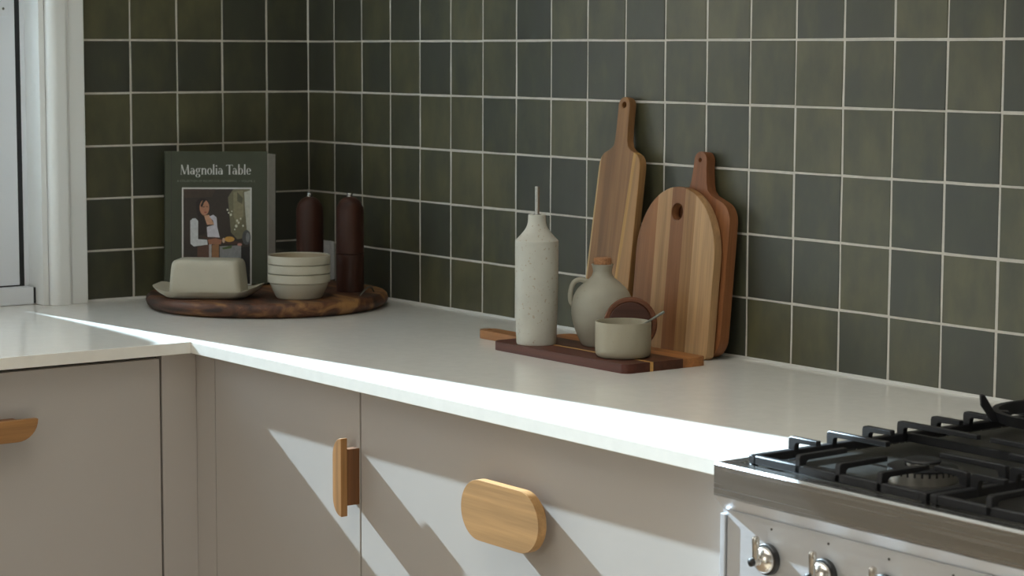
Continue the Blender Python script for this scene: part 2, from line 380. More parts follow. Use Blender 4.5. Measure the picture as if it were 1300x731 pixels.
# ---- tiles: every tile its own piece, hand-cut and a little uneven
def tile_mesh(k, w=0.0986, h=0.0986):
    rnd = random.Random(k); hw, hh = w/2, h/2
    pts = [(-hw, -hh), (0, -hh), (hw, -hh), (hw, 0), (hw, hh), (0, hh), (-hw, hh), (-hw, 0)]
    pts = [(x+rnd.uniform(-.0004, .0004), z+rnd.uniform(-.0004, .0004)) for x, z in pts]
    bm = bmesh.new()
    f = [bm.verts.new((x*0.982, -0.0, z*0.982)) for x, z in pts]
    g = [bm.verts.new((x, 0.0009, z)) for x, z in pts]
    b = [bm.verts.new((x, 0.006, z)) for x, z in pts]
    bm.faces.new(f)
    for i in range(8):
        j = (i+1) % 8
        bm.faces.new((f[j], f[i], g[i], g[j])); bm.faces.new((g[j], g[i], b[i], b[j]))
    bmesh.ops.recalc_face_normals(bm, faces=bm.faces)
    me = bpy.data.meshes.new('tile'); bm.to_mesh(me); bm.free(); me.materials.append(M['tile'])
    return me
FULL = [tile_mesh(i) for i in range(6)]
ZB = 0.9035
LOW = [tile_mesh(20+i, 0.0986, Z0+PT-0.0015-ZB) for i in range(4)]
ROWS = 10
def put_tile(me, parent, loc, rz):
    o = bpy.data.objects.new('tile', me); COL.objects.link(o); o.parent = parent
    o.location = loc; o.rotation_euler = (random.uniform(-.004, .004), random.uniform(-.003, .003), rz+random.uniform(-.004, .004))
for c in range(24):
    for r in range(ROWS):
        x = 0.0995+(c-0.5)*PT+random.uniform(-.0004, .0004)
        if r == 0: put_tile(random.choice(LOW), wb, (x, random.uniform(-.0003, .0003), (ZB+Z0+PT-0.0015)/2), 0)
        else: put_tile(random.choice(FULL), wb, (x, random.uniform(-.0003, .0003), Z0+(r+0.5)*PT+random.uniform(-.0004, .0004)), 0)
for c in range(5):
    for r in range(ROWS):
        y = -(0.0992+(c-0.5)*PT)+random.uniform(-.0004, .0004)
        if r == 0: put_tile(random.choice(LOW), wl, (random.uniform(-.0003, .0003), y, (ZB+Z0+PT-0.0015)/2), math.pi/2)
        else: put_tile(random.choice(FULL), wl, (random.uniform(-.0003, .0003), y, Z0+(r+0.5)*PT+random.uniform(-.0004, .0004)), math.pi/2)
obj('grout', box(0.0, 2.452, 0.0008, 0.0034, 0.88, Z0+ROWS*PT), M['grout'], wb, smooth=False)
obj('grout', box(-0.0034, -0.0008, -0.52, 0.0, 0.88, Z0+ROWS*PT), M['grout'], wl, smooth=False)
obj('grout', prism([(-0.001, 0.001), (0.0034, 0.001), (0.0010, -0.0010), (-0.001, -0.0034)], 0.9, Z0+ROWS*PT, 'Z'), M['grout'], wb, smooth=False)
# silicone bead where the tiles meet the worktop
for i, pr in enumerate((prism([(0.0015, ZC), (-0.0025, ZC), (0.0005, 0.9040), (0.0015, 0.9040)], 0.002, XE, 'X'),
                        prism([(-0.0015, ZC), (0.0025, ZC), (-0.0005, 0.9040), (-0.0015, 0.9040)], -0.512, -0.002, 'Y'))):
    structure(obj('trim_%d' % (i+1), pr, M['caulk'], smooth=False))

# ---- the window in the left wall
w1 = sempty('window_1', 'white framed sliding window in the left wall')
casing = [(-0.003, -0.5125), (0.019, -0.5125), (0.0205, -0.514), (0.0205, -0.545), (0.0185, -0.5475), (0.0255, -0.5505), (0.0285, -0.556), (0.0285, -0.572), (0.0265, -0.580), (0.0215, -0.586), (0.014, -0.589), (-0.003, -0.590)]
obj('architrave', prism(casing, ZC+0.0003, 2.27, 'Z'), M['trim'], w1, ang=30)
obj('architrave', prism([(x, -3.142-y) for x, y in casing], ZC+0.0003, 2.27, 'Z'), M['trim'], w1, ang=30)
obj('architrave', box(-0.003, 0.0205, -2.63, -0.5125, 2.27, 2.345, 0.002), M['trim'], w1)
obj('jamb', box(-0.12, 0.012, -0.602, -0.5905, ZC+0.0003, 2.20, 0.001), M['trim'], w1)
obj('jamb', box(-0.12, 0.012, -2.5515, -2.54, ZC+0.0003, 2.20, 0.001), M['trim'], w1)
obj('head', box(-0.12, 0.012, -2.54, -0.602, 2.17, 2.19, 0.001), M['trim'], w1)
obj('frame', box(-0.085, -0.022, -2.53, -0.6065, ZC+0.0003, 0.9335, 0.001), M['alu'], w1)
obj('frame', box(-0.085, -0.050, -0.6125, -0.602, 0.9335, 2.17, 0.0008), M['alu'], w1)
obj('frame', box(-0.085, -0.022, -2.54, -2.525, ZC+0.0003, 2.17, 0.001), M['alu'], w1)
obj('frame', box(-0.085, -0.022, -2.54, -0.602, 2.145, 2.17, 0.001), M['alu'], w1)
obj('weather_strip', box(-0.066, -0.0495, -0.6234, -0.6126, 0.9335, 2.145), M['rubber'], w1, smooth=False)
obj('weather_strip', box(-0.060, -0.0225, -0.6064, -0.6025, 0.902, 0.9325), M['rubber'], w1, smooth=False)
obj('weather_strip', box(-0.066, -0.048, -1.60, -0.626, 0.9335, 0.9362), M['rubber'], w1, smooth=False)
sash = obj('sash', box(-0.067, -0.046, -0.681, -0.6235, 0.9362, 2.144, 0.0015), M['alu'], w1)
obj('stile', box(-0.067, -0.046, -1.66, -1.603, 0.9362, 2.144, 0.0015), M['alu'], sash)
obj('rail', box(-0.067, -0.046, -1.603, -0.681, 0.9362, 0.956, 0.0015), M['alu'], sash)
obj('rail', box(-0.067, -0.046, -1.603, -0.681, 2.103, 2.144, 0.0015), M['alu'], sash)
obj('pane', box(-0.0585, -0.0545, -1.603, -0.681, 0.956, 2.103), M['glass'], sash, smooth=False)
sash2 = obj('sash', box(-0.084, -0.068, -1.66, -1.605, 0.9362, 2.144, 0.0015), M['alu'], w1)
obj('stile', box(-0.084, -0.068, -2.525, -2.47, 0.9362, 2.144, 0.0015), M['alu'], sash2)
obj('rail', box(-0.084, -0.068, -2.47, -1.66, 0.9362, 0.956, 0.0015), M['alu'], sash2)
obj('rail', box(-0.084, -0.068, -2.47, -1.66, 2.103, 2.144, 0.0015), M['alu'], sash2)
obj('pane', box(-0.078, -0.074, -2.47, -1.66, 0.956, 2.103), M['glass'], sash2, smooth=False)
latch = obj('latch', prism(roundrect(-0.668, -0.6385, 1.449, 1.575, 0.004), -0.046, -0.038, 'X', bev=0.001), M['alu'], w1)
bm = lathe([(0, 0.001), (0.0022, 0.0008), (0.0026, 0)], 16); bmesh.ops.rotate(bm, verts=bm.verts, matrix=Matrix.Rotation(math.pi/2, 3, 'Y'))
obj('screw', bm, M['pewter'], latch, loc=(-0.038, -0.6495, 1.4635))
obj('lever', box(-0.038, -0.030, -0.662, -0.645, 1.4815, 1.56, 0.002), M['alu'], latch)

# glazed opening added behind the camera to let in fill daylight
w2 = sempty('fill_window_2', 'glazed garden doors added at the far end of the room for fill light')
for x in (1.94, 3.38): obj('frame', box(x, x+0.08, -4.79, -4.71, 0, 2.45, 0.002), M['alu'], w2)
for x in (2.02,):
    obj('frame', box(x, x+1.36, -4.79, -4.71, 2.38, 2.45, 0.002), M['alu'], w2); obj('frame', box(x, x+1.36, -4.79, -4.71, 0.0, 0.05, 0.002), M['alu'], w2)
    obj('pane', box(x, x+1.36, -4.752, -4.748, 0.05, 2.38), M['glass'], w2, smooth=False)
w4 = sempty('fill_window_4', 'long roof window added in the ceiling to brighten the worktop')  # unseen skylight, added to light the worktop from above
for x in (0.7, 2.41, 4.12): obj('frame', box(x, x+0.08, -2.65, -0.55, 2.71, 2.79, 0.002), M['alu'], w4)
for x in (0.78, 2.49):
    for y in (-2.65, -0.61): obj('frame', box(x, x+1.63, y, y+0.06, 2.71, 2.79, 0.002), M['alu'], w4)
    obj('pane', box(x, x+1.63, -2.59, -0.61, 2.748, 2.752), M['glass'], w4, smooth=False)
w3 = sempty('fill_window_3', 'narrow window added opposite the sliding window for fill light')  # unseen side window, added as fill for the left wall
for y in (-3.9, -3.06): obj('frame', box(5.31, 5.39, y, y+0.06, 0.5, 2.3, 0.002), M['alu'], w3)
for y in (-3.84,):
    obj('frame', box(5.31, 5.39, y, y+0.78, 0.5, 0.56, 0.002), M['alu'], w3); obj('frame', box(5.31, 5.39, y, y+0.78, 2.24, 2.3, 0.002), M['alu'], w3)
    obj('pane', box(5.348, 5.352, y, y+0.78, 0.56, 2.24), M['glass'], w3, smooth=False)

# a clipped hedge: unseen, added and shaped so it shades the worktop by the window
hx = -1.5
hp = [(-0.840, -0.2), (-0.858, 1.60), (-0.866, 1.76), (-0.872, 1.85), (-0.881, 1.925), (-0.893, 1.985), (-0.908, 2.042), (-0.925, 2.084), (-0.950, 2.108), (-1.00, 2.14), (-1.06, 2.158), (-1.12, 2.160), (-1.18, 2.14), (-1.235, 2.09), (-1.265, 2.0), (-1.28, 1.85), (-1.285, -0.2)]
tag(obj('added_hedge', prism(hp, hx-0.22, hx, 'X', bev=0.01), M['shade_hedge'], ang=60), 'unseen green shrub added outside the window to shade the worktop', 'shade_hedge')

# ================================================================== worktop and cabinets
L_out = [(0.0, 0.0), (XE, 0.0), (XE, YF), (XF, YF), (XF, -2.6), (-0.0030, -2.6), (-0.0030, -2.5395), (-0.0215, -2.5395), (-0.0215, -0.6025), (-0.0030, -0.6025), (0.0, -0.5)]
L_out = [(0.0005 if (x == 0.0) else x, -0.0005 if y == 0.0 else y) for x, y in L_out]
tag(obj('worktop', prism(L_out, ZC-0.02, ZC, 'Z', bev=0.0014, seg=2), M['quartz'], ang=40), 'white quartz L-shaped worktop running along both tiled walls', 'worktop')

XD, YD = 0.610, -0.600        # planes of the cabinet fronts
# corner cabinet on the back wall: door with half-pill pull
c1 = thing('base_cabinet', 'greige base cabinet with one door and a vertical half-pill wooden pull', 'cabinet', (0, 0, 0), group=None)
obj('body', box(0.66, 1.119, YD+0.022, -0.02, 0.12, 0.8795), M['carcass'], c1, smooth=False)
dr = obj('door', box(0.6745, 1.1185, YD, YD+0.02, 0.14, 0.8765, 0.001), M['cabinet'], c1)
pull_out = [(1.1175, 0.687), (1.1175, 0.8065)]+arc(1.1175-0.0010, 0.8065-0.0290, 0.0230, 90, 180, 8, 0.0290)+arc(1.1175-0.0010, 0.687+0.0290, 0.0230, 180, 270, 8, 0.0290)
h = obj('handle', prism(pull_out, YD-0.0330, YD-0.0215, 'Y', bev=0.0010), M['oakz'], dr, color=lin(158, 114, 68))
h2 = obj('handle_stem', prism([(1.1175, 0.703), (1.1175, 0.789), (1.1035, 0.789), (1.1035, 0.703)], YD-0.0215, YD, 'Y'), M['oakz'], dr, color=lin(112, 74, 44))
# wide drawer unit towards the range
c2 = thing('drawer_unit', 'greige drawer unit with a wide front and oval wooden knob beside the range', 'cabinet')
obj('body', box(1.1205, XE-0.003, YD+0.022, -0.02, 0.12, 0.8795), M['carcass'], c2, smooth=False)
d2 = obj('drawer_front', box(1.1225, XE-0.006, YD, YD+0.02, 0.47, 0.8765, 0.001), M['cabinet'], c2)
obj('drawer_front', box(1.1225, XE-0.006, YD, YD+0.02, 0.14, 0.466, 0.001), M['cabinet'], c2)
kx0, kx1, kz0, kz1 = 1.4300, 1.6065, 0.7165, 0.8010
obj('handle', prism(roundrect(kx0, kx1, kz0, kz1, 0.04224, 12), YD-0.0345, YD-0.0205, 'Y', bev=0.002), M['oakx'], d2, color=lin(166, 126, 80))
obj('handle_stem', prism(roundrect(kx0+0.028, kx1-0.028, kz0+0.018, kz1-0.018, 0.02, 8), YD-0.0205, YD, 'Y'), M['oakx'], d2, color=lin(120, 80, 48))
# drawer stack under the window
c3 = thing('drawer_unit', 'greige drawer unit under the window with a half-pill drawer pull', 'cabinet')
obj('body', box(0.02, XD-0.022, -1.27, -0.655, 0.12, 0.8795), M['carcass'], c3, smooth=False)
d3 = obj('drawer_front', box(XD-0.02, XD, -1.268, -0.6695, 0.47, 0.8725, 0.001), M['cabinet'], c3)
obj('drawer_front', box(XD-0.02, XD, -1.268, -0.6695, 0.14, 0.466, 0.001), M['cabinet'], c3)
py0, py1, pz1 = -1.084, -0.904, 0.7985
pl_out = [(py0, pz1), (py1, pz1)]+arc(py1-0.036, pz1-0.0005, 0.036, 0, -90, 8, 0.0345)[1:]+arc(py0+0.036, pz1-0.0005, 0.036, -90, -180, 8, 0.0345)[:-1]
obj('handle', prism(pl_out, XD+0.020, XD+0.033, 'X', bev=0.0012), M['oaky'], d3, color=lin(158, 114, 68))
obj('handle_stem', prism([(py0+0.03, pz1-0.001), (py1-0.03, pz1-0.001), (py1-0.03, pz1-0.017), (py0+0.03, pz1-0.017)], XD, XD+0.020, 'X'), M['oaky'], d3, color=lin(112, 74, 44))
c4 = thing('drawer_unit', 'greige drawer unit further along under the window', 'cabinet')
obj('body', box(0.02, XD-0.022, -1.93, -1.275, 0.12, 0.8795), M['carcass'], c4, smooth=False)
obj('drawer_front', box(XD-0.02, XD, -1.928, -1.272, 0.14, 0.8725, 0.001), M['cabinet'], c4)
# fillers closing the inside corner
tag(obj('filler_panel', box(XD-0.02, XD, -0.6655, YD-0.0005, 0.12, 0.8795, 0.0006), M['cabinet']), 'narrow greige filler panel beside the drawer at the inside corner', 'panel')
tag(obj('filler_panel', box(XD-0.02, 0.6725, YD, YD+0.02, 0.12, 0.8795, 0.0006), M['cabinet']), 'slim greige filler strip between inside corner and hinged door', 'panel')
tag(obj('plinth', box(0.56, XE-0.003, YD+0.05, YD+0.066, 0.0, 0.118, 0.001), M['plinth']), 'greige plinth board under the cabinets on the back wall', 'plinth')
tag(obj('plinth', box(XD-0.066, XD-0.05, -1.93, YD+0.049, 0.0, 0.118, 0.001), M['plinth']), 'greige plinth board under the drawers by the window', 'plinth')

# ================================================================== range cooker
RX0, RX1 = 1.9575, 2.8575
LY = -0.642                   # front of the steel lip
PY = -0.6285                  # control panel
rg = thing('range_cooker', 'freestanding stainless steel range cooker with black cast iron hob grates', 'range cooker', (RX0, -0.33, 0))
def rbox(*a, **k):            # range geometry is written in room coordinates, then moved to the root
    bm = box(*a, **k); return bm
def ro(name, bm, mat, parent=rg, top=True, **k):
    if top: bmesh.ops.translate(bm, verts=bm.verts, vec=(-RX0, 0.33, 0))
    return obj(name, bm, mat, parent, **k)
ro('body', rbox(RX0+0.004, RX1-0.004, -0.60, -0.03, 0.09, 0.889), M['brushedp'], smooth=False)
# pressed hob top: rim, step down into the well
bm = bmesh.new()
def ring(x0, x1, y0, y1, z): return [bm.verts.new(p) for p in ((x0, y0, z), (x1, y0, z), (x1, y1, z), (x0, y1, z))]
rs = [ring(RX0, RX1, LY+0.002, -0.03, 0.889), ring(RX0, RX1, LY, -0.03, 0.8995), ring(RX0+0.0015, RX1-0.0015, LY+0.0025, -0.032, 0.9025),
      ring(RX0+0.016, RX1-0.016, LY+0.020, -0.05, 0.9025), ring(RX0+0.020, RX1-0.020, LY+0.024, -0.054, 0.896)]
for a, b in zip(rs, rs[1:]):
    for i in range(4): bm.faces.new((a[i], a[(i+1) % 4], b[(i+1) % 4], b[i]))
bm.faces.new(rs[-1]); bm.faces.new(rs[0][::-1])
ro('hob_top', bm, M['brushed'], smooth=False)
ro('hob_well', rbox(RX0+0.0205, RX1-0.0205, LY+0.0245, -0.0545, 0.8955, 0.8963), M['well'], smooth=False)
ro('front_lip', prism([(LY, 0.8985), (LY, 0.8632), (LY+0.0012, 0.8620), (PY+0.022, 0.8620), (PY+0.022, 0.8985)], RX0, RX1, 'X'), M['brushed'], ang=20)
ro('lip_underside', prism([(LY+0.0012, 0.8618), (PY+0.002, 0.8448), (PY+0.002, 0.84), (PY+0.022, 0.84), (PY+0.022, 0.8618)], RX0, RX1, 'X'), M['brushedp'], ang=20)
ro('side_strip', rbox(RX0+0.0005, RX0+0.0085, PY-0.0030, PY+0.03, 0.12, 0.8395, bev=0.0006), M['brushedp'])
ro('side_strip', rbox(RX1-0.0085, RX1-0.0005, PY-0.0030, PY+0.03, 0.12, 0.8395, bev=0.0006), M['brushedp'])
pan = ro('control_panel', rbox(RX0+0.0105, RX1-0.0105, PY, PY+0.026, 0.735, 0.8445), M['brushedp'], smooth=False)
dor = ro('oven_door', rbox(RX0+0.0105, RX1-0.0105, PY-0.004, PY+0.026, 0.25, 0.728, bev=0.003), M['brushedp'])
ro('oven_handle', tube([(RX0+0.08, PY-0.045, 0.69), (RX1-0.08, PY-0.045, 0.69)], 0.009, 16), M['steel'], dor)
ro('drawer', rbox(RX0+0.0105, RX1-0.0105, PY-0.004, PY+0.026, 0.10, 0.244, bev=0.003), M['brushedp'])
for x in (RX0+0.06, RX1-0.06):
    for y in (-0.55, -0.09):
        ro('foot', tube([(x, y, 0.0), (x, y, 0.09)], 0.02, 14), M['black'])
# lever knobs
def knob(x, z):
    bm = lathe([(0, 0.0065), (0.0178, 0.0065), (0.0186, 0.0055), (0.0186, 0.0), (0, 0.0)], 32)
    bmesh.ops.rotate(bm, verts=bm.verts, matrix=Matrix.Rotation(math.pi/2, 3, 'X'))
    k = obj('knob', bm, M['black'], rg, loc=(x-RX0, PY+0.33, z))
    bm = lathe([(0.0158, 0.0066), (0.0158, 0.0090), (0.0150, 0.0115), (0.0122, 0.0145), (0.008, 0.0165), (0.0052, 0.0175), (0.0046, 0.019), (0.0046, 0.026), (0, 0.026)], 32)
    bmesh.ops.rotate(bm, verts=bm.verts, matrix=Matrix.Rotation(math.pi/2, 3, 'X'))
    obj('boss', bm, M['nickel'], k)
    bm = tube([(0, -0.0215, z_) for z_ in (-0.0045, -0.003, 0.0, 0.01, 0.02, 0.0265, 0.029, 0.0303)], [0.0022, 0.0035, 0.0042, 0.0040, 0.0044, 0.0048, 0.0038, 0.0014], 16)
    obj('lever', bm, M['nickel'], k)
    bm = lathe([(0, 0.0315), (0.003, 0.031), (0.0050, 0.0295), (0.0050, 0.026), (0, 0.026)], 20)
    bmesh.ops.rotate(bm, verts=bm.verts, matrix=Matrix.Rotation(math.pi/2, 3, 'X'))
    obj('end_cap', bm, M['black'], k)
for i in range(9): knob(2.0395+i*0.0925, 0.7985)
# dots and burner marks printed on the panel
for i in range(8):
    x = 2.0430+i*0.0925
    bm = lathe([(0, 0.0004), (0.0016, 0.0004), (0.0016, 0)], 12); bmesh.ops.rotate(bm, verts=bm.verts, matrix=Matrix.Rotation(math.pi/2, 3, 'X'))
    obj('panel_mark', bm, M['mark'], rg, loc=(x-RX0, PY+0.33, 0.8345))
    bm = prism([(-0.0013, 0), (0.0013, 0), (0, 0.0042)], -0.0003, 0.0, 'Y')
    obj('panel_mark', bm, M['mark'], rg, loc=(x-0.0265-RX0, PY+0.33, 0.808))
# burners
def burner(x, y, r):
    n = 30; bm = bmesh.new()
    br = obj('burner', lathe([(r*0.98, 0.8964), (r*1.0, 0.8985), (r*1.0, 0.9105), (r*0.97, 0.9115), (0, 0.9115)], 48), M['burnalu'], rg, loc=(x-RX0, y+0.33, 0))
    for i in range(n):                                  # dark gas ports cut round the crown
        tb = box(r*0.97, r*1.006, -r*0.030, r*0.030, 0.9062, 0.9112); bmesh.ops.rotate(tb, verts=tb.verts, matrix=Matrix.Rotation(2*math.pi*i/n, 3, 'Z'))
        tm = bpy.data.meshes.new('t'); tb.to_mesh(tm); tb.free(); bm.from_mesh(tm); bpy.data.meshes.remove(tm)
    o = obj('flame_ports', bm, M['black'], br, smooth=False); o['kind'] = 'stuff'
    obj('burner_rim', lathe([(r*1.01, 0.9117), (r*1.01, 0.9132), (r*0.95, 0.9145), (r*0.50, 0.9150), (r*0.50, 0.9117)], 48, True), M['iron'], br)
    obj('burner_collar', lathe([(r*0.47, 0.9150), (r*0.47, 0.9185), (0, 0.9185)], 40), M['burnalu'], br)
    obj('burner_cap', lathe([(r*0.52, 0.9186), (r*0.54, 0.9200), (r*0.50, 0.9218), (r*0.3, 0.9228), (0, 0.9230)], 40), M['iron'], br)
GX = [1.9875, 2.2720, 2.5565]; GW = 0.2795
for gx in GX:
    burner(gx+0.172, -0.503, 0.040); burner(gx+0.150, -0.21, 0.034)

# cast iron pan supports
def finger_mesh(L, up=0.0):
    T_ = 0.925+up; pr = [(0, 0.9035), (0, T_-0.0045), (0.0012, T_-0.0012), (0.0045, T_), (L-0.001, T_), (L, T_-0.001), (L, T_-0.0060), (0.0150, T_-0.0070), (0.0120, T_-0.009), (0.0110, 0.914), (0.0110, 0.9035)]
    bm = prism(pr, -0.0040, 0.0040, 'Y', bev=0.0008, seg=1)
    bmesh.ops.recalc_face_normals(bm, faces=bm.faces)
    me = bpy.data.meshes.new('finger'); bm.to_mesh(me); bm.free(); me.materials.append(M['iron'])
    me.polygons.foreach_set('use_smooth', [True]*len(me.polygons)); me.set_sharp_from_angle(angle=math.radians(20)); return me
FM = {L: finger_mesh(L, 0.0 if L == 0.078 else 0.0035) for L in (0.048, 0.078, 0.098, 0.130)}
def grate(gx, label):
    g = thing('pan_support', label, 'hob grate', (gx, -0.35, 0.8964), group='cast iron hob grates on the range')
    ox, oy, oz = -gx, 0.35, -0.8964
    y0, y1 = -0.615, -0.085; x0, x1 = gx, gx+GW
    def rail(a):
        bm = box(*a, bev=0.0012, seg=1); bmesh.ops.translate(bm, verts=bm.verts, vec=(ox, oy, oz)); return bm
    for a in ((x0, x0+0.0105, y0, y1), (x1-0.0105, x1, y0, y1), (x0+0.0106, x1-0.0106, y0, y0+0.009), (x0+0.0106, x1-0.0106, y1-0.009, y1), (x0+0.0106, x1-0.0106, -0.3545, -0.3455)):
        obj('rail', rail(a+(0.9025, 0.9130)), M['iron'], g)
    for x in (x0+0.0045, x1-0.0045):
        for y in (y0+0.0045, y1-0.0045): obj('foot', rail((x-0.004, x+0.004, y-0.004, y+0.004, 0.8964, 0.9024)), M['iron'], g)
    def fing(L, x, y, rz):
        o = bpy.data.objects.new('finger', FM[L]); COL.objects.link(o); o.parent = g; o.location = (x+ox, y+oy, oz); o.rotation_euler = (0, 0, rz)
    for i, y in enumerate((-0.5465, -0.482, -0.4205, -0.3585, -0.2970, -0.2360, -0.170)):
        L = 0.048 if i % 2 == 0 else (0.130 if i == 3 else 0.098)
        fing(L, x0, y, 0); fing(L, x1, y, math.pi)
    for x in (x0+0.082, x0+0.146, x0+0.210):
        fing(0.078, x, y0, math.pi/2); fing(0.078, x, y1, -math.pi/2)
    return g
for gx, lb in zip(GX, ('black cast iron pan support nearest the worktop', 'middle black cast iron pan support on the range', 'black cast iron pan support at the far end of the range')): grate(gx, lb)
# wok ring standing on the rear burner
wr = thing('wok_ring', 'black cast iron wok ring with prongs on the rear of the hob', 'wok ring', (2.124, -0.196, 0.9287))
bm = lathe([(0.082, 0.0), (0.090, 0.0), (0.096, 0.014), (0.088, 0.014)], 56, True)
obj('ring', bm, M['iron'], wr)
for k in range(4):
    a = math.radians(232+90*k)
    pr = [(0.070, 0.004), (0.078, 0.0142), (0.096, 0.0142), (0.108, 0.034), (0.112, 0.0345), (0.1135, 0.033), (0.112, 0.020), (0.098, 0.0), (0.082, 0.0)]
    bm = prism(pr, -0.005, 0.005, 'Y', bev=0.0012, seg=1); bmesh.ops.rotate(bm, verts=bm.verts, matrix=Matrix.Rotation(a, 3, 'Z'))
    obj('prong', bm, M['iron'], wr)

# ================================================================== things against the back wall
# tall paddle board
t = thing('paddle_board', 'tall narrow acacia paddle board with a holed handle leaning on the tiles', 'chopping board', (1.0455, -0.0585, ZC), (-0.1305, 0, 0))
hb = [(-0.0585, 0.004), (-0.0545, 0.0), (0.0545, 0.0), (0.0585, 0.004), (0.0535, 0.296)]+[(0.0525, 0.303), (0.0495, 0.311), (0.0435, 0.3175), (0.034, 0.3215), (0.0235, 0.3255), (0.0165, 0.331), (0.0135, 0.340), (0.0115, 0.36)]
hb += arc(-0.005, 0.3985, 0.0150, 0, 180, 10)+[(-0.0190, 0.36), (-0.0195, 0.340), (-0.0215, 0.331), (-0.028, 0.3255), (-0.036, 0.3215), (-0.0445, 0.3175), (-0.0500, 0.311), (-0.0530, 0.303), (-0.0540, 0.296)]
hole = arc(-0.005, 0.3995, 0.0052, 0, 337.5, 15)
bm = prism(hb, -0.0150, 0.0, 'Y', holes=[hole], bev=0.0022, seg=2)
staves(bm, (-0.0535, 0.0125, 0.0200), (lin(200, 168, 118), lin(146, 106, 68), lin(192, 148, 84), lin(164, 124, 80)), M['woodz'], t, 0, (-0.014, -0.065, -0.065))
# board with handle behind the arched one
t = thing('paddle_board', 'reddish paddle board with rounded corners standing behind the arched board', 'chopping board', (1.2355, -0.0320, ZC), (-0.0873, 0, 0))
hw = 0.0800
ob = roundrect(-hw, hw, 0.0, 0.10, 0.034, 8)
ob = arc(hw-0.034, 0.034, 0.034, -90, 0, 8)+arc(hw-0.034, 0.217, 0.034, 0, 75, 8)+[(0.031, 0.2585), (0.0225, 0.2665), (0.0185, 0.278), (0.0155, 0.30)]
ob += arc(0.0, 0.3125, 0.0150, 0, 180, 10)+[(-0.0155, 0.30), (-0.0185, 0.278), (-0.0225, 0.2665), (-0.031, 0.2585)]+arc(-hw+0.034, 0.217, 0.034, 105, 180, 8)+arc(-hw+0.034, 0.034, 0.034, 180, 270, 8)
bm = prism(ob, -0.0185, 0.0, 'Y', holes=[arc(-0.001, 0.3135, 0.0035, 0, 330, 11)], bev=0.0045, seg=3)
staves(bm, (-0.028, 0.046), (lin(122, 78, 52), lin(136, 86, 54), lin(146, 94, 58)), M['woodz'], t, 0)
# arched board
t = thing('arched_board', 'striped acacia board with arched top and round finger hole', 'chopping board', (1.2115, -0.0535, ZC), (-0.0873, 0, 0))
hw = 0.0955
ob = [(-hw+0.006, 0.0), (hw-0.006, 0.0), (hw-0.001, 0.004), (hw, 0.010), (hw, 0.14)]+arc(0, 0.160, hw, 0, 180, 28, 0.1105)+[(-hw, 0.14), (-hw, 0.010), (-hw+0.001, 0.004)]
bm = prism(ob, -0.0165, 0.0, 'Y', holes=[arc(-0.0005, 0.2300, 0.0135, 0, 345, 23)], bev=0.0015, seg=2)
staves(bm, (-0.0490, -0.0150, 0.0165, 0.0430), (lin(150, 102, 64), lin(180, 140, 98), lin(142, 96, 62), lin(166, 124, 82), lin(188, 150, 108)), M['woodz'], t, 0)

# serving board lying on the worktop, with handle
t = thing('serving_board', 'dark walnut and acacia serving board lying on the worktop, handle to the left', 'serving board', (1.17, -0.183, ZC))
hx0, hx1, hy0, hy1 = -0.170, 0.173, -0.083, 0.083
ob = arc(hx1-0.012, hy0+0.012, 0.012, -90, 0, 5)+arc(hx1-0.012, hy1-0.012, 0.012, 0, 90, 5)+arc(hx0+0.016, hy1-0.016, 0.016, 90, 180, 5)
ob += [(hx0, 0.034), (-0.178, 0.0235), (-0.195, 0.0185), (-0.235, 0.0165), (-0.280, 0.0175)]+arc(-0.287, 0, 0.0175, 90, 270, 8)+[(-0.280, -0.0175), (-0.235, -0.0165), (-0.195, -0.0185), (-0.178, -0.0235), (hx0, -0.034)]+arc(hx0+0.016, hy0+0.016, 0.016, 180, 270, 5)
bm = prism(ob, 0.0, 0.0145, 'Z', holes=[arc(-0.287, 0, 0.0045, 0, 330, 11)], bev=0.0036, seg=3)
bh = slab_cut(bm, None, -0.1725, 0); bb = slab_cut(bm, -0.1725, None, 0); bm.free()
staves(bb, (-0.034, -0.0275, 0.033), (lin(84, 44, 33), lin(204, 158, 92), lin(86, 50, 34), lin(170, 112, 64)), M['woodx'], t, 1)
obj('handle', bh, M['woodx'], t, color=lin(152, 104, 62))

# oil bottle
ZT = ZC+0.0146
t = thing('oil_bottle', 'tall speckled off-white stoneware oil bottle with a steel pourer', 'oil bottle', (1.0710, -0.2275, ZT))
bp_ = smooth_prof([(0.0305, 0.0), (0.0325, 0.003), (0.0333, 0.03), (0.0346, 0.09), (0.0352, 0.15), (0.0351, 0.1660), (0.0340, 0.1692), (0.0300, 0.1733), (0.0235, 0.1805), (0.0180, 0.1880), (0.0152, 0.1955), (0.0143, 0.2035), (0.0141, 0.2095)])
obj('body', lathe([(0, 0.0)]+bp_+[(0.0128, 0.2105), (0.0105, 0.2098), (0.0100, 0.204), (0, 0.204)], 56), M['stone'], t, ang=60)
obj('pourer', lathe([(0, 0.203), (0.0080, 0.203), (0.0076, 0.2102), (0.0042, 0.2112), (0.0037, 0.2125), (0.0037, 0.2555), (0.0026, 0.2555), (0.0024, 0.24), (0, 0.24)], 24), M['steel'], t)

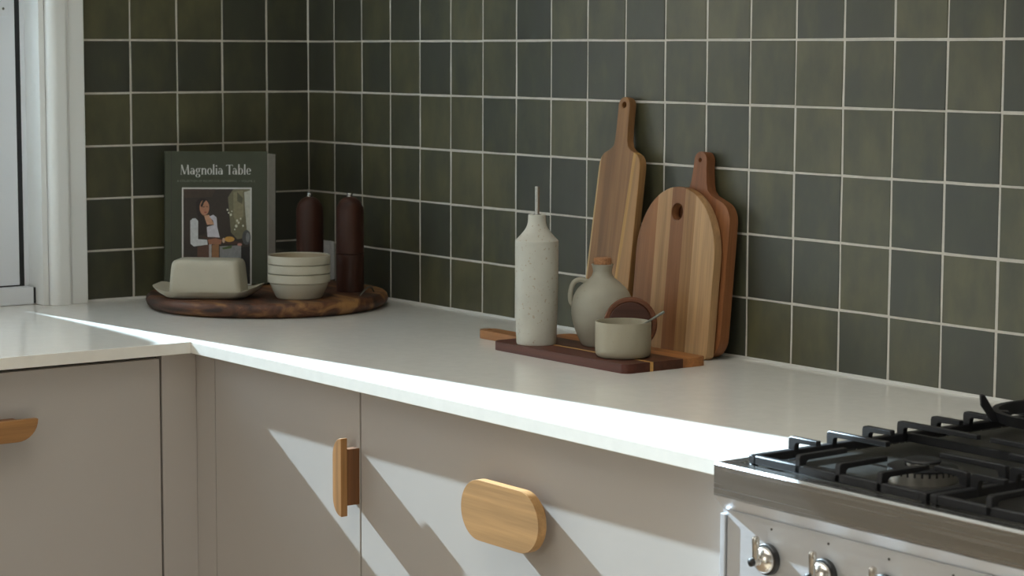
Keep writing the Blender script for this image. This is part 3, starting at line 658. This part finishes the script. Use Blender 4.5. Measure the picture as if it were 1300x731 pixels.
# stoneware jug with cork
t = thing('jug', 'round taupe stoneware jug with a small loop handle and cork stopper', 'jug', (1.1480, -0.1530, ZT))
jp = smooth_prof([(0.0300, 0.0), (0.0330, 0.0025), (0.0400, 0.016), (0.0470, 0.036), (0.0500, 0.056), (0.0482, 0.074), (0.0410, 0.090), (0.0290, 0.102), (0.0190, 0.1105), (0.0155, 0.118), (0.0157, 0.124), (0.0172, 0.1295), (0.0180, 0.1315)], 5)
jb = obj('body', lathe([(0, 0.0)]+jp+[(0.0165, 0.1320), (0.0145, 0.128), (0.0130, 0.120), (0, 0.118)], 56), M['jug'], t, ang=60)
dvx, dvy = -0.60, -0.80
hp_ = [(0.0245, 0.1035), (0.036, 0.1065), (0.0445, 0.103), (0.0495, 0.094), (0.0515, 0.082), (0.0505, 0.071), (0.0455, 0.064)]
hp_ = smooth_prof(hp_, 4)
obj('handle', tube([(dvx*r, dvy*r, z) for r, z in hp_], 0.0042, 12), M['jug'], t, ang=70)
obj('cork', lathe([(0, 0.119), (0.0125, 0.119), (0.0140, 0.1325), (0.0146, 0.1385), (0.0138, 0.1420), (0.0, 0.1425)], 28), M['cork'], t)

# salt cellar, its lid and the spoon
t = thing('salt_cellar', 'small cream stoneware salt cellar standing open on the serving board', 'salt cellar', (1.2680, -0.2085, ZT))
obj('body', lathe([(0, 0), (0.0375, 0.0), (0.0405, 0.0015), (0.0432, 0.0055), (0.0437, 0.012), (0.0437, 0.0535), (0.0430, 0.0552), (0.0415, 0.0552), (0.0405, 0.054), (0.0400, 0.012), (0.036, 0.008), (0, 0.0075)], 56), M['cellar'], t, ang=50)
obj('salt', lathe([(0.0399, 0.030), (0.03, 0.031), (0.012, 0.0335), (0, 0.034)], 40), M['ink'], t)
t = thing('spoon', 'small dull metal spoon resting in the cream salt cellar', 'spoon', (1.2680, -0.2085, ZT))
a = Vector((0.60, 0.80, 0)); base = Vector((0.009, 0.012, 0.0400))
tip = Vector((0.60*0.0640, 0.80*0.0640, 0.0705)); d = tip-base
obj('handle', tube([base+d*k for k in (0.0, 0.25, 0.5, 0.75, 0.97, 1.0)], [0.0022, 0.0016, 0.0017, 0.0021, 0.0024, 0.0012], 10), M['pewter'], t)
bm = bmesh.new(); bmesh.ops.create_uvsphere(bm, u_segments=16, v_segments=10, radius=1)
bmesh.ops.scale(bm, verts=bm.verts, vec=(0.010, 0.007, 0.003)); bmesh.ops.translate(bm, verts=bm.verts, vec=base)
obj('bowl', bm, M['pewter'], t)
t = thing('cellar_lid', 'dark round wooden lid leaning on the jug behind the salt cellar', 'lid', (1.2275, -0.1600, ZT+0.0004), (-0.17, 0, 0.80))
bm = lathe([(0, 0.0), (0.0405, 0.0), (0.0425, 0.0020), (0.0425, 0.0085), (0.0405, 0.0105), (0.0355, 0.0105), (0.0340, 0.0090), (0.0, 0.0090)], 56)
bmesh.ops.rotate(bm, verts=bm.verts, matrix=Matrix.Rotation(math.pi/2, 3, 'X')); bmesh.ops.translate(bm, verts=bm.verts, vec=(0, 0, 0.0425))
obj('disc', bm, M['woodx'], t, color=lin(116, 70, 46))
bm = lathe([(0.0, 0.0045), (0.0325, 0.0045), (0.0340, 0.0060), (0.0340, 0.0135), (0.0325, 0.0150), (0, 0.0150)], 56)
bmesh.ops.rotate(bm, verts=bm.verts, matrix=Matrix.Rotation(math.pi/2, 3, 'X')); bmesh.ops.translate(bm, verts=bm.verts, vec=(0, 0, 0.0425))
obj('plug', bm, M['woodx'], t, color=lin(78, 44, 32))

# ================================================================== things on the round board in the corner
RB = (0.2479, -0.2468)
t = thing('round_board', 'large round rustic mango wood board in the corner of the worktop', 'board', (RB[0], RB[1], ZC))
def wob(a): return 1+0.006*math.sin(3*a+0.5)+0.004*math.sin(5*a+2)
bm = lathe([(0, 0.0), (0.214, 0.0), (0.2225, 0.003), (0.2290, 0.009), (0.2315, 0.0155), (0.2300, 0.022), (0.2245, 0.0268), (0.218, 0.028), (0, 0.028)], 96)
for v in bm.verts:
    a = math.atan2(v.co.y, v.co.x); k = wob(a); v.co.x *= k; v.co.y *= k
obj('board', bm, M['mango'], t, ang=60)
# thin wire handle at the back right of the board
hp_ = []
for k in range(13):
    u = k/12; a = math.radians(48-22*u); hp_.append((0.206*math.cos(a), 0.206*math.sin(a), 0.029+0.013*math.sin(math.pi*u)))
obj('handle', tube(hp_, 0.0016, 8), M['pewter'], t)
ZR = ZC+0.0282

# cookbook
t = thing('cookbook', 'green hardback cookbook titled Magnolia Table standing upright on the round board', 'book', (0.0868, -0.2660, ZR), (-0.105, 0, 0.962))
BW, BH, TH = 0.2000, 0.2600, 0.0300          # local: x right, z up, front at -TH
cov = obj('front_cover', box(-0.1000, 0.1000, -TH, -TH+0.0028, 0.0, BH, 0.0008), M['cover'], t)
obj('spine', prism([(-0.1000, -TH+0.0029), (-0.0965, -TH+0.0029), (-0.0965, -0.0029), (-0.1000, -0.0029), (-0.1025, -0.008), (-0.1025, -TH+0.008)], 0.0, BH, 'Z'), M['cover'], t)
obj('back_cover', box(-0.1000, 0.1150, -0.0028, 0.0, 0.0, BH-0.002, 0.0008), M['cover'], t)
obj('pages', prism([(-0.0964, -TH+0.0030), (0.1020, -TH+0.0030), (0.1060, -TH*0.6), (0.1140, -0.0030), (-0.0964, -0.0030)], 0.003, BH-0.004, 'Z'), M['pages'], t, smooth=False)
obj('hinge_groove', box(-0.0880, -0.0865, -TH-0.0002, -TH, 0.0, BH), M['carcass'], cov, smooth=False)
# --- cover lettering, drawn stroke by stroke in a high-contrast serif
def glyphs():
    X = 0.66; TW = 0.15; TN = 0.035          # x-height, stem, hairline (cap height 1)
    def rect(x0, x1, y0, y1): return [(x0, y0), (x1, y0), (x1, y1), (x0, y1)]
    def bowl(cx, w, y0, y1, a0=0, a1=360, n=28):
        """ring with heavy sides and thin top and bottom; list of quads"""
        cy, ry = (y0+y1)/2, (y1-y0)/2; q = []
        O = arc(cx, cy, w/2, a0, a1, n, ry); I = arc(cx, cy, w/2-TW*0.95, a0, a1, n, ry-TN)
        for i in range(n): q.append([O[i], O[i+1], I[i+1], I[i]])
        return q
    def line(x0, y0, x1, y1, w):
        h = w/2; return [(x0-h, y0), (x0+h, y0), (x1+h, y1), (x1-h, y1)]
    def serif(x, y, w=0.13): return rect(x-w, x+w, y, y+0.03)
    G = {}
    G['M'] = ([line(0.10, 0, 0.16, 1, 0.045), line(0.16, 1, 0.50, 0.02, 0.15), line(0.50, 0.02, 0.84, 1, 0.05), line(0.84, 1, 0.92, 0, 0.16), serif(0.10, 0, 0.10), serif(0.92, 0, 0.13)], 1.08)
    G['a'] = (bowl(0.24, 0.44, 0.0, 0.42)+bowl(0.26, 0.44, 0.18, X, 15, 150, 14)+[rect(0.38, 0.38+TW, 0.0, 0.46)], 0.60)
    G['g'] = (bowl(0.27, 0.46, 0.20, X)+bowl(0.27, 0.52, -0.30, 0.06)+[rect(0.40, 0.60, X-0.06, X), line(0.14, 0.02, 0.16, 0.24, 0.06)], 0.60)
    G['n'] = ([rect(0.08, 0.08+TW, 0, X), serif(0.15, 0, 0.12), rect(0.44, 0.44+TW, 0, 0.44), serif(0.52, 0, 0.12)]+bowl(0.385, 0.41, 0.22, X, 0, 160, 14), 0.67)
    G['o'] = (bowl(0.29, 0.54, -0.01, X+0.01), 0.58)
    G['l'] = ([rect(0.08, 0.08+TW, 0, 1.06), serif(0.155, 0, 0.12)], 0.31)
    G['i'] = ([rect(0.08, 0.08+TW, 0, X), serif(0.155, 0, 0.12), rect(0.08, 0.08+TW, 0.82, 0.96)], 0.31)
    G['T'] = ([rect(0.34, 0.34+0.16, 0, 1), rect(0.04, 0.80, 0.95, 1.0), rect(0.04, 0.08, 0.84, 0.95), rect(0.76, 0.80, 0.84, 0.95), serif(0.42, 0, 0.14)], 0.72)
    G['b'] = ([rect(0.06, 0.06+TW, 0, 1.06)]+bowl(0.34, 0.50, -0.01, X+0.01), 0.62)
    G['e'] = (bowl(0.29, 0.52, -0.01, X+0.01, 5, 325, 26)+[rect(0.10, 0.52, 0.33, 0.37)], 0.57)
    G[' '] = ([], 0.26)
    return G
def letter_mesh(text, x0, x1, z, cap, y):
    G = glyphs(); tot = sum(G[c][1] for c in text); sx_ = (x1-x0)/tot
    bm = bmesh.new(); x = x0
    for ch in text:
        polys, adv = G[ch]
        for p in polys:
            try: bm.faces.new([bm.verts.new((x+a*sx_, y, z+b*cap)) for a, b in p])
            except ValueError: pass
        x += adv*sx_
    return bm
def flat(name, bm, mat, parent): return obj(name, bm, mat, parent, smooth=False)
YB = -TH-0.0003
flat('title_lettering', letter_mesh('Magnolia Table', -0.0700, 0.0690, BH-0.0455, 0.0190, YB), M['ink'], cov)
cu = bpy.data.curves.new('subtitle', 'FONT'); cu.body = 'A COLLECTION OF RECIPES FOR GATHERING  \u2022  VOLUME 2'; cu.size = 0.0062; cu.align_x = 'CENTER'
cu.space_character = 1.05
tmp = bpy.data.objects.new('subtitle', cu); COL.objects.link(tmp)
bpy.context.view_layer.update()
wd = max(v[0] for v in tmp.bound_box)-min(v[0] for v in tmp.bound_box)
me = bpy.data.meshes.new_from_object(tmp); COL.objects.unlink(tmp); bpy.data.objects.remove(tmp)
me.transform(Matrix.Scale(0.152/wd, 4) if wd > 0 else Matrix.Identity(4)); me.transform(Matrix.Rotation(math.pi/2, 4, 'X')); me.transform(Matrix.Translation((0.0, YB, BH-0.0600)))
me.materials.clear(); me.materials.append(M['inkdim'])
so_ = bpy.data.objects.new('subtitle_lettering', me); COL.objects.link(so_); so_.parent = cov
# --- printed photograph on the cover (flat inks)
def pic(px, py): return ((220+px/8.12-272)*0.001545, BH-(240+py/8.12-196)*0.00156)
flat('photo_border', prism([pic(72, 12), pic(788, 12), pic(788, 1010), pic(72, 1010)][::-1], YB, YB+0.0002, 'Y'), M['ink'], cov)
def ell(cx_, cy_, rx, ry, n=18): return [(cx_+rx*math.cos(2*math.pi*i/n), cy_+ry*math.sin(2*math.pi*i/n)) for i in range(n)]
shapes = [
    ([(88, 28), (773, 28), (773, 995), (88, 995)], (52, 43, 36)),
    ([(88, 28), (420, 28), (380, 110), (88, 120)], (64, 50, 40)),
    ([(545, 110), (600, 28), (773, 28), (773, 520), (640, 540), (575, 470), (560, 300)], (112, 108, 84)),
    ([(600, 60), (700, 40), (705, 300), (640, 420), (600, 300)], (136, 130, 102)),
    ([(712, 60), (773, 40), (773, 470), (738, 440), (722, 250)], (190, 190, 178)),
    ([(640, 60), (700, 120), (690, 180), (640, 150)], (92, 90, 70)),
    ([(215, 160), (265, 122), (330, 132), (352, 175), (300, 300), (322, 420), (302, 490), (240, 500), (250, 380), (222, 250)], (36, 26, 22)),
    (ell(303, 218, 50, 80), (186, 132, 104)),
    ([(262, 200), (290, 135), (330, 135), (300, 165), (280, 215)], (36, 26, 22)),
    ([(285, 208), (306, 205), (306, 213), (286, 215)], (70, 42, 34)), ([(322, 205), (338, 207), (338, 214), (323, 212)], (70, 42, 34)),
    ([(300, 262), (326, 258), (322, 270), (303, 272)], (150, 74, 66)),
    ([(300, 300), (350, 290), (405, 390), (330, 392)], (206, 158, 128)),
    ([(158, 350), (180, 330), (212, 326), (238, 352), (238, 540), (330, 545), (336, 596), (195, 614), (160, 585)], (205, 208, 212)),
    ([(352, 308), (395, 290), (428, 318), (436, 420), (455, 500), (462, 522), (335, 520), (328, 415), (402, 392), (392, 350)], (210, 208, 218)),
    ([(232, 620), (350, 592), (350, 995), (222, 995)], (92, 62, 48)),
    ([(350, 590), (376, 590), (376, 995), (350, 995)], (176, 172, 172)),
    ([(380, 600), (452, 582), (452, 995), (380, 995)], (150, 106, 70)),
    ([(250, 512), (420, 520), (620, 560), (692, 572), (620, 594), (468, 582)], (74, 48, 38)),
    ([(336, 545), (420, 530), (485, 548), (470, 592), (350, 592)], (160, 108, 82)),
    (ell(560, 540, 52, 28), (206, 156, 74)),
    (ell(500, 552, 14, 26), (198, 172, 150)),
    ([(460, 612), (680, 602), (680, 995), (460, 995)], (138, 140, 142)),
    ([(480, 628), (590, 600), (580, 632), (500, 644)], (78, 98, 56)),
    (ell(665, 594, 24, 14), (190, 132, 120)),
    (ell(735, 522, 44, 76), (78, 82, 84)), (ell(748, 520, 20, 50), (126, 130, 132)),
    ([(682, 622), (773, 612), (773, 995), (682, 995)], (28, 27, 27)),
]
for fx, fy, fr in ((540, 240, 9), (575, 290, 12), (552, 270, 8), (640, 350, 11), (630, 405, 14), (655, 372, 10), (700, 402, 10), (615, 440, 8), (585, 255, 7), (675, 330, 8)):
    shapes.append((ell(fx, fy, fr, fr*1.2, 8), (212, 212, 196)))
bm = bmesh.new(); pm = []
for i, (poly, c) in enumerate(shapes):
    f = bm.faces.new([bm.verts.new((pic(a, b)[0], YB-0.00008-i*0.000012, pic(a, b)[1])) for a, b in poly]); f.material_index = i
    if f.normal.y > 0: f.normal_flip()
    pm.append(plain('print_ink_%d' % i, lin(*c), 0.5, noise=0.12, scale=160))
flat('cover_photo', bm, pm, cov)

# butter dish
t = thing('butter_dish', 'cream stoneware butter dish with domed lid on a flared tray', 'butter dish', (0.2770, -0.3905, ZR), (0, 0, 0.83))
bm = bmesh.new()
def rr_ring(hx_, hy_, r, z, lift=0.0, n=7):
    vs_ = []
    for x, y in roundrect(-hx_, hx_, -hy_, hy_, r, n):
        vs_.append(bm.verts.new((x, y, z+lift*max(0.0, (abs(x)-0.055)/0.045)**1.5)))
    return vs_
rings = [rr_ring(0.060, 0.034, 0.020, 0.0), rr_ring(0.074, 0.046, 0.026, 0.0015), rr_ring(0.090, 0.055, 0.030, 0.0075, 0.008), rr_ring(0.0985, 0.0595, 0.032, 0.012, 0.011),
         rr_ring(0.0990, 0.0600, 0.032, 0.0138, 0.011), rr_ring(0.0970, 0.0580, 0.031, 0.0138, 0.011), rr_ring(0.088, 0.053, 0.029, 0.0100, 0.008), rr_ring(0.072, 0.045, 0.025, 0.0052), rr_ring(0.055, 0.030, 0.018, 0.0045)]
for a_, b_ in zip(rings, rings[1:]):
    for i in range(len(a_)): bm.faces.new((a_[i], a_[(i+1) % len(a_)], b_[(i+1) % len(b_)], b_[i]))
bm.faces.new(rings[0][::-1]); bm.faces.new(rings[-1])
obj('tray', bm, M['cream'], t, ang=60)
bm = bmesh.new()
rings = [rr_ring(0.0680, 0.0400, 0.010, 0.0056), rr_ring(0.0682, 0.0402, 0.010, 0.008), rr_ring(0.0665, 0.0390, 0.010, 0.03), rr_ring(0.0645, 0.0372, 0.011, 0.056), rr_ring(0.0632, 0.0360, 0.012, 0.0645), rr_ring(0.0605, 0.0335, 0.012, 0.0690), rr_ring(0.0560, 0.0295, 0.012, 0.0712), rr_ring(0.0480, 0.0230, 0.012, 0.0718)]
for a_, b_ in zip(rings, rings[1:]):
    for i in range(len(a_)): bm.faces.new((a_[i], a_[(i+1) % len(a_)], b_[(i+1) % len(b_)], b_[i]))
bm.faces.new(rings[-1]); bm.faces.new(rings[0][::-1])
obj('lid', bm, M['cream'], t, ang=60)

# stack of bowls
BX, BY = 0.3860, -0.2600
bowl_prof = [(0, 0.0), (0.0390, 0.0), (0.0420, 0.0012), (0.0450, 0.006), (0.0500, 0.0165), (0.0535, 0.0245), (0.0542, 0.0292), (0.0570, 0.0300), (0.0580, 0.0310), (0.0583, 0.0442), (0.0580, 0.0454), (0.0568, 0.0460), (0.0556, 0.0452), (0.0548, 0.030), (0.0500, 0.0185), (0.0430, 0.0075), (0.038, 0.0050), (0, 0.0045)]
bowl_names = ('bottom cream bowl of the stack, its tapered foot showing', 'middle cream bowl of the stack of three', 'topmost cream bowl of the stack, tan glaze inside')
zz = ZR; me_bowl = None
for i, (lb, dz) in enumerate(zip(bowl_names, (0.0, 0.0176, 0.0170))):
    zz += dz
    t = thing('bowl', lb, 'bowl', (BX+(0, -0.0006, 0.0007)[i], BY+(0, 0.0005, 0.0)[i], zz), (0, 0, 0.7*i), 'stacked cream bowls on the round board')
    if me_bowl is None:
        o = obj('body', lathe(bowl_prof, 56), M['cream'], t, ang=18, wn=False); me_bowl = o.data
        g_ = obj('glaze', lathe([(0.0554, 0.0440), (0.0545, 0.030), (0.0497, 0.0190), (0.0430, 0.0081), (0.038, 0.0056), (0, 0.0051)], 56), M['glaze'], t, ang=60); me_gl = g_.data
    else:
        for nm, md in (('body', me_bowl), ('glaze', me_gl)):
            o = bpy.data.objects.new(nm, md); COL.objects.link(o); o.parent = t

# pepper and salt mills
def mill(x, y, h_, label):
    t = thing('pepper_mill', label, 'mill', (x, y, ZR), (0, 0, 0.3), 'dark wooden mills on the round board')
    r = 0.0265
    obj('body', lathe([(0, 0), (r-0.001, 0), (r, 0.001), (r, h_*0.40-0.0006), (r-0.0008, h_*0.40), (0, h_*0.40)], 48), M['walnut'], t, color=lin(60, 33, 23))
    dome = [(r*math.cos(math.radians(a_))**0.85 if a_ < 90 else 0, h_-0.030+0.030*math.sin(math.radians(a_))) for a_ in range(0, 91, 9)]
    obj('cap', lathe([(0, h_*0.40+0.0003), (r-0.0008, h_*0.40+0.0003), (r, h_*0.40+0.001)]+dome, 48), M['walnut'], t, ang=50, color=lin(62, 34, 24))
    obj('finial', lathe([(0, h_-0.001), (0.0045, h_-0.001), (0.0060, h_+0.0005), (0.0060, h_+0.002), (0.0042, h_+0.003), (0.0058, h_+0.0045), (0.0058, h_+0.0068), (0.004, h_+0.0078), (0, h_+0.0078)], 20), M['steel'], t)
mill(0.3460, -0.1215, 0.1815, 'dark wooden pepper mill standing apart, nearer the serving board')
mill(0.2290, -0.1395, 0.1760, 'dark wooden mill half hidden behind the stack of bowls')

# power outlet on the tiles behind the mills
t = thing('power_outlet', 'white power outlet on the tiles behind the mills', 'power outlet', (0.0625, -0.0008, 0.961))
obj('plate', prism(roundrect(-0.0370, 0.0370, -0.0395, 0.0395, 0.004), -0.0075, 0.0, 'Y', bev=0.0015), M['outlet'], t)
obj('rocker', box(0.012, 0.028, -0.0100, -0.0072, 0.006, 0.030, 0.001), M['outlet'], t)
obj('socket_face', box(-0.028, 0.028, -0.0085, -0.0072, -0.032, 0.000, 0.001), M['outlet'], t)
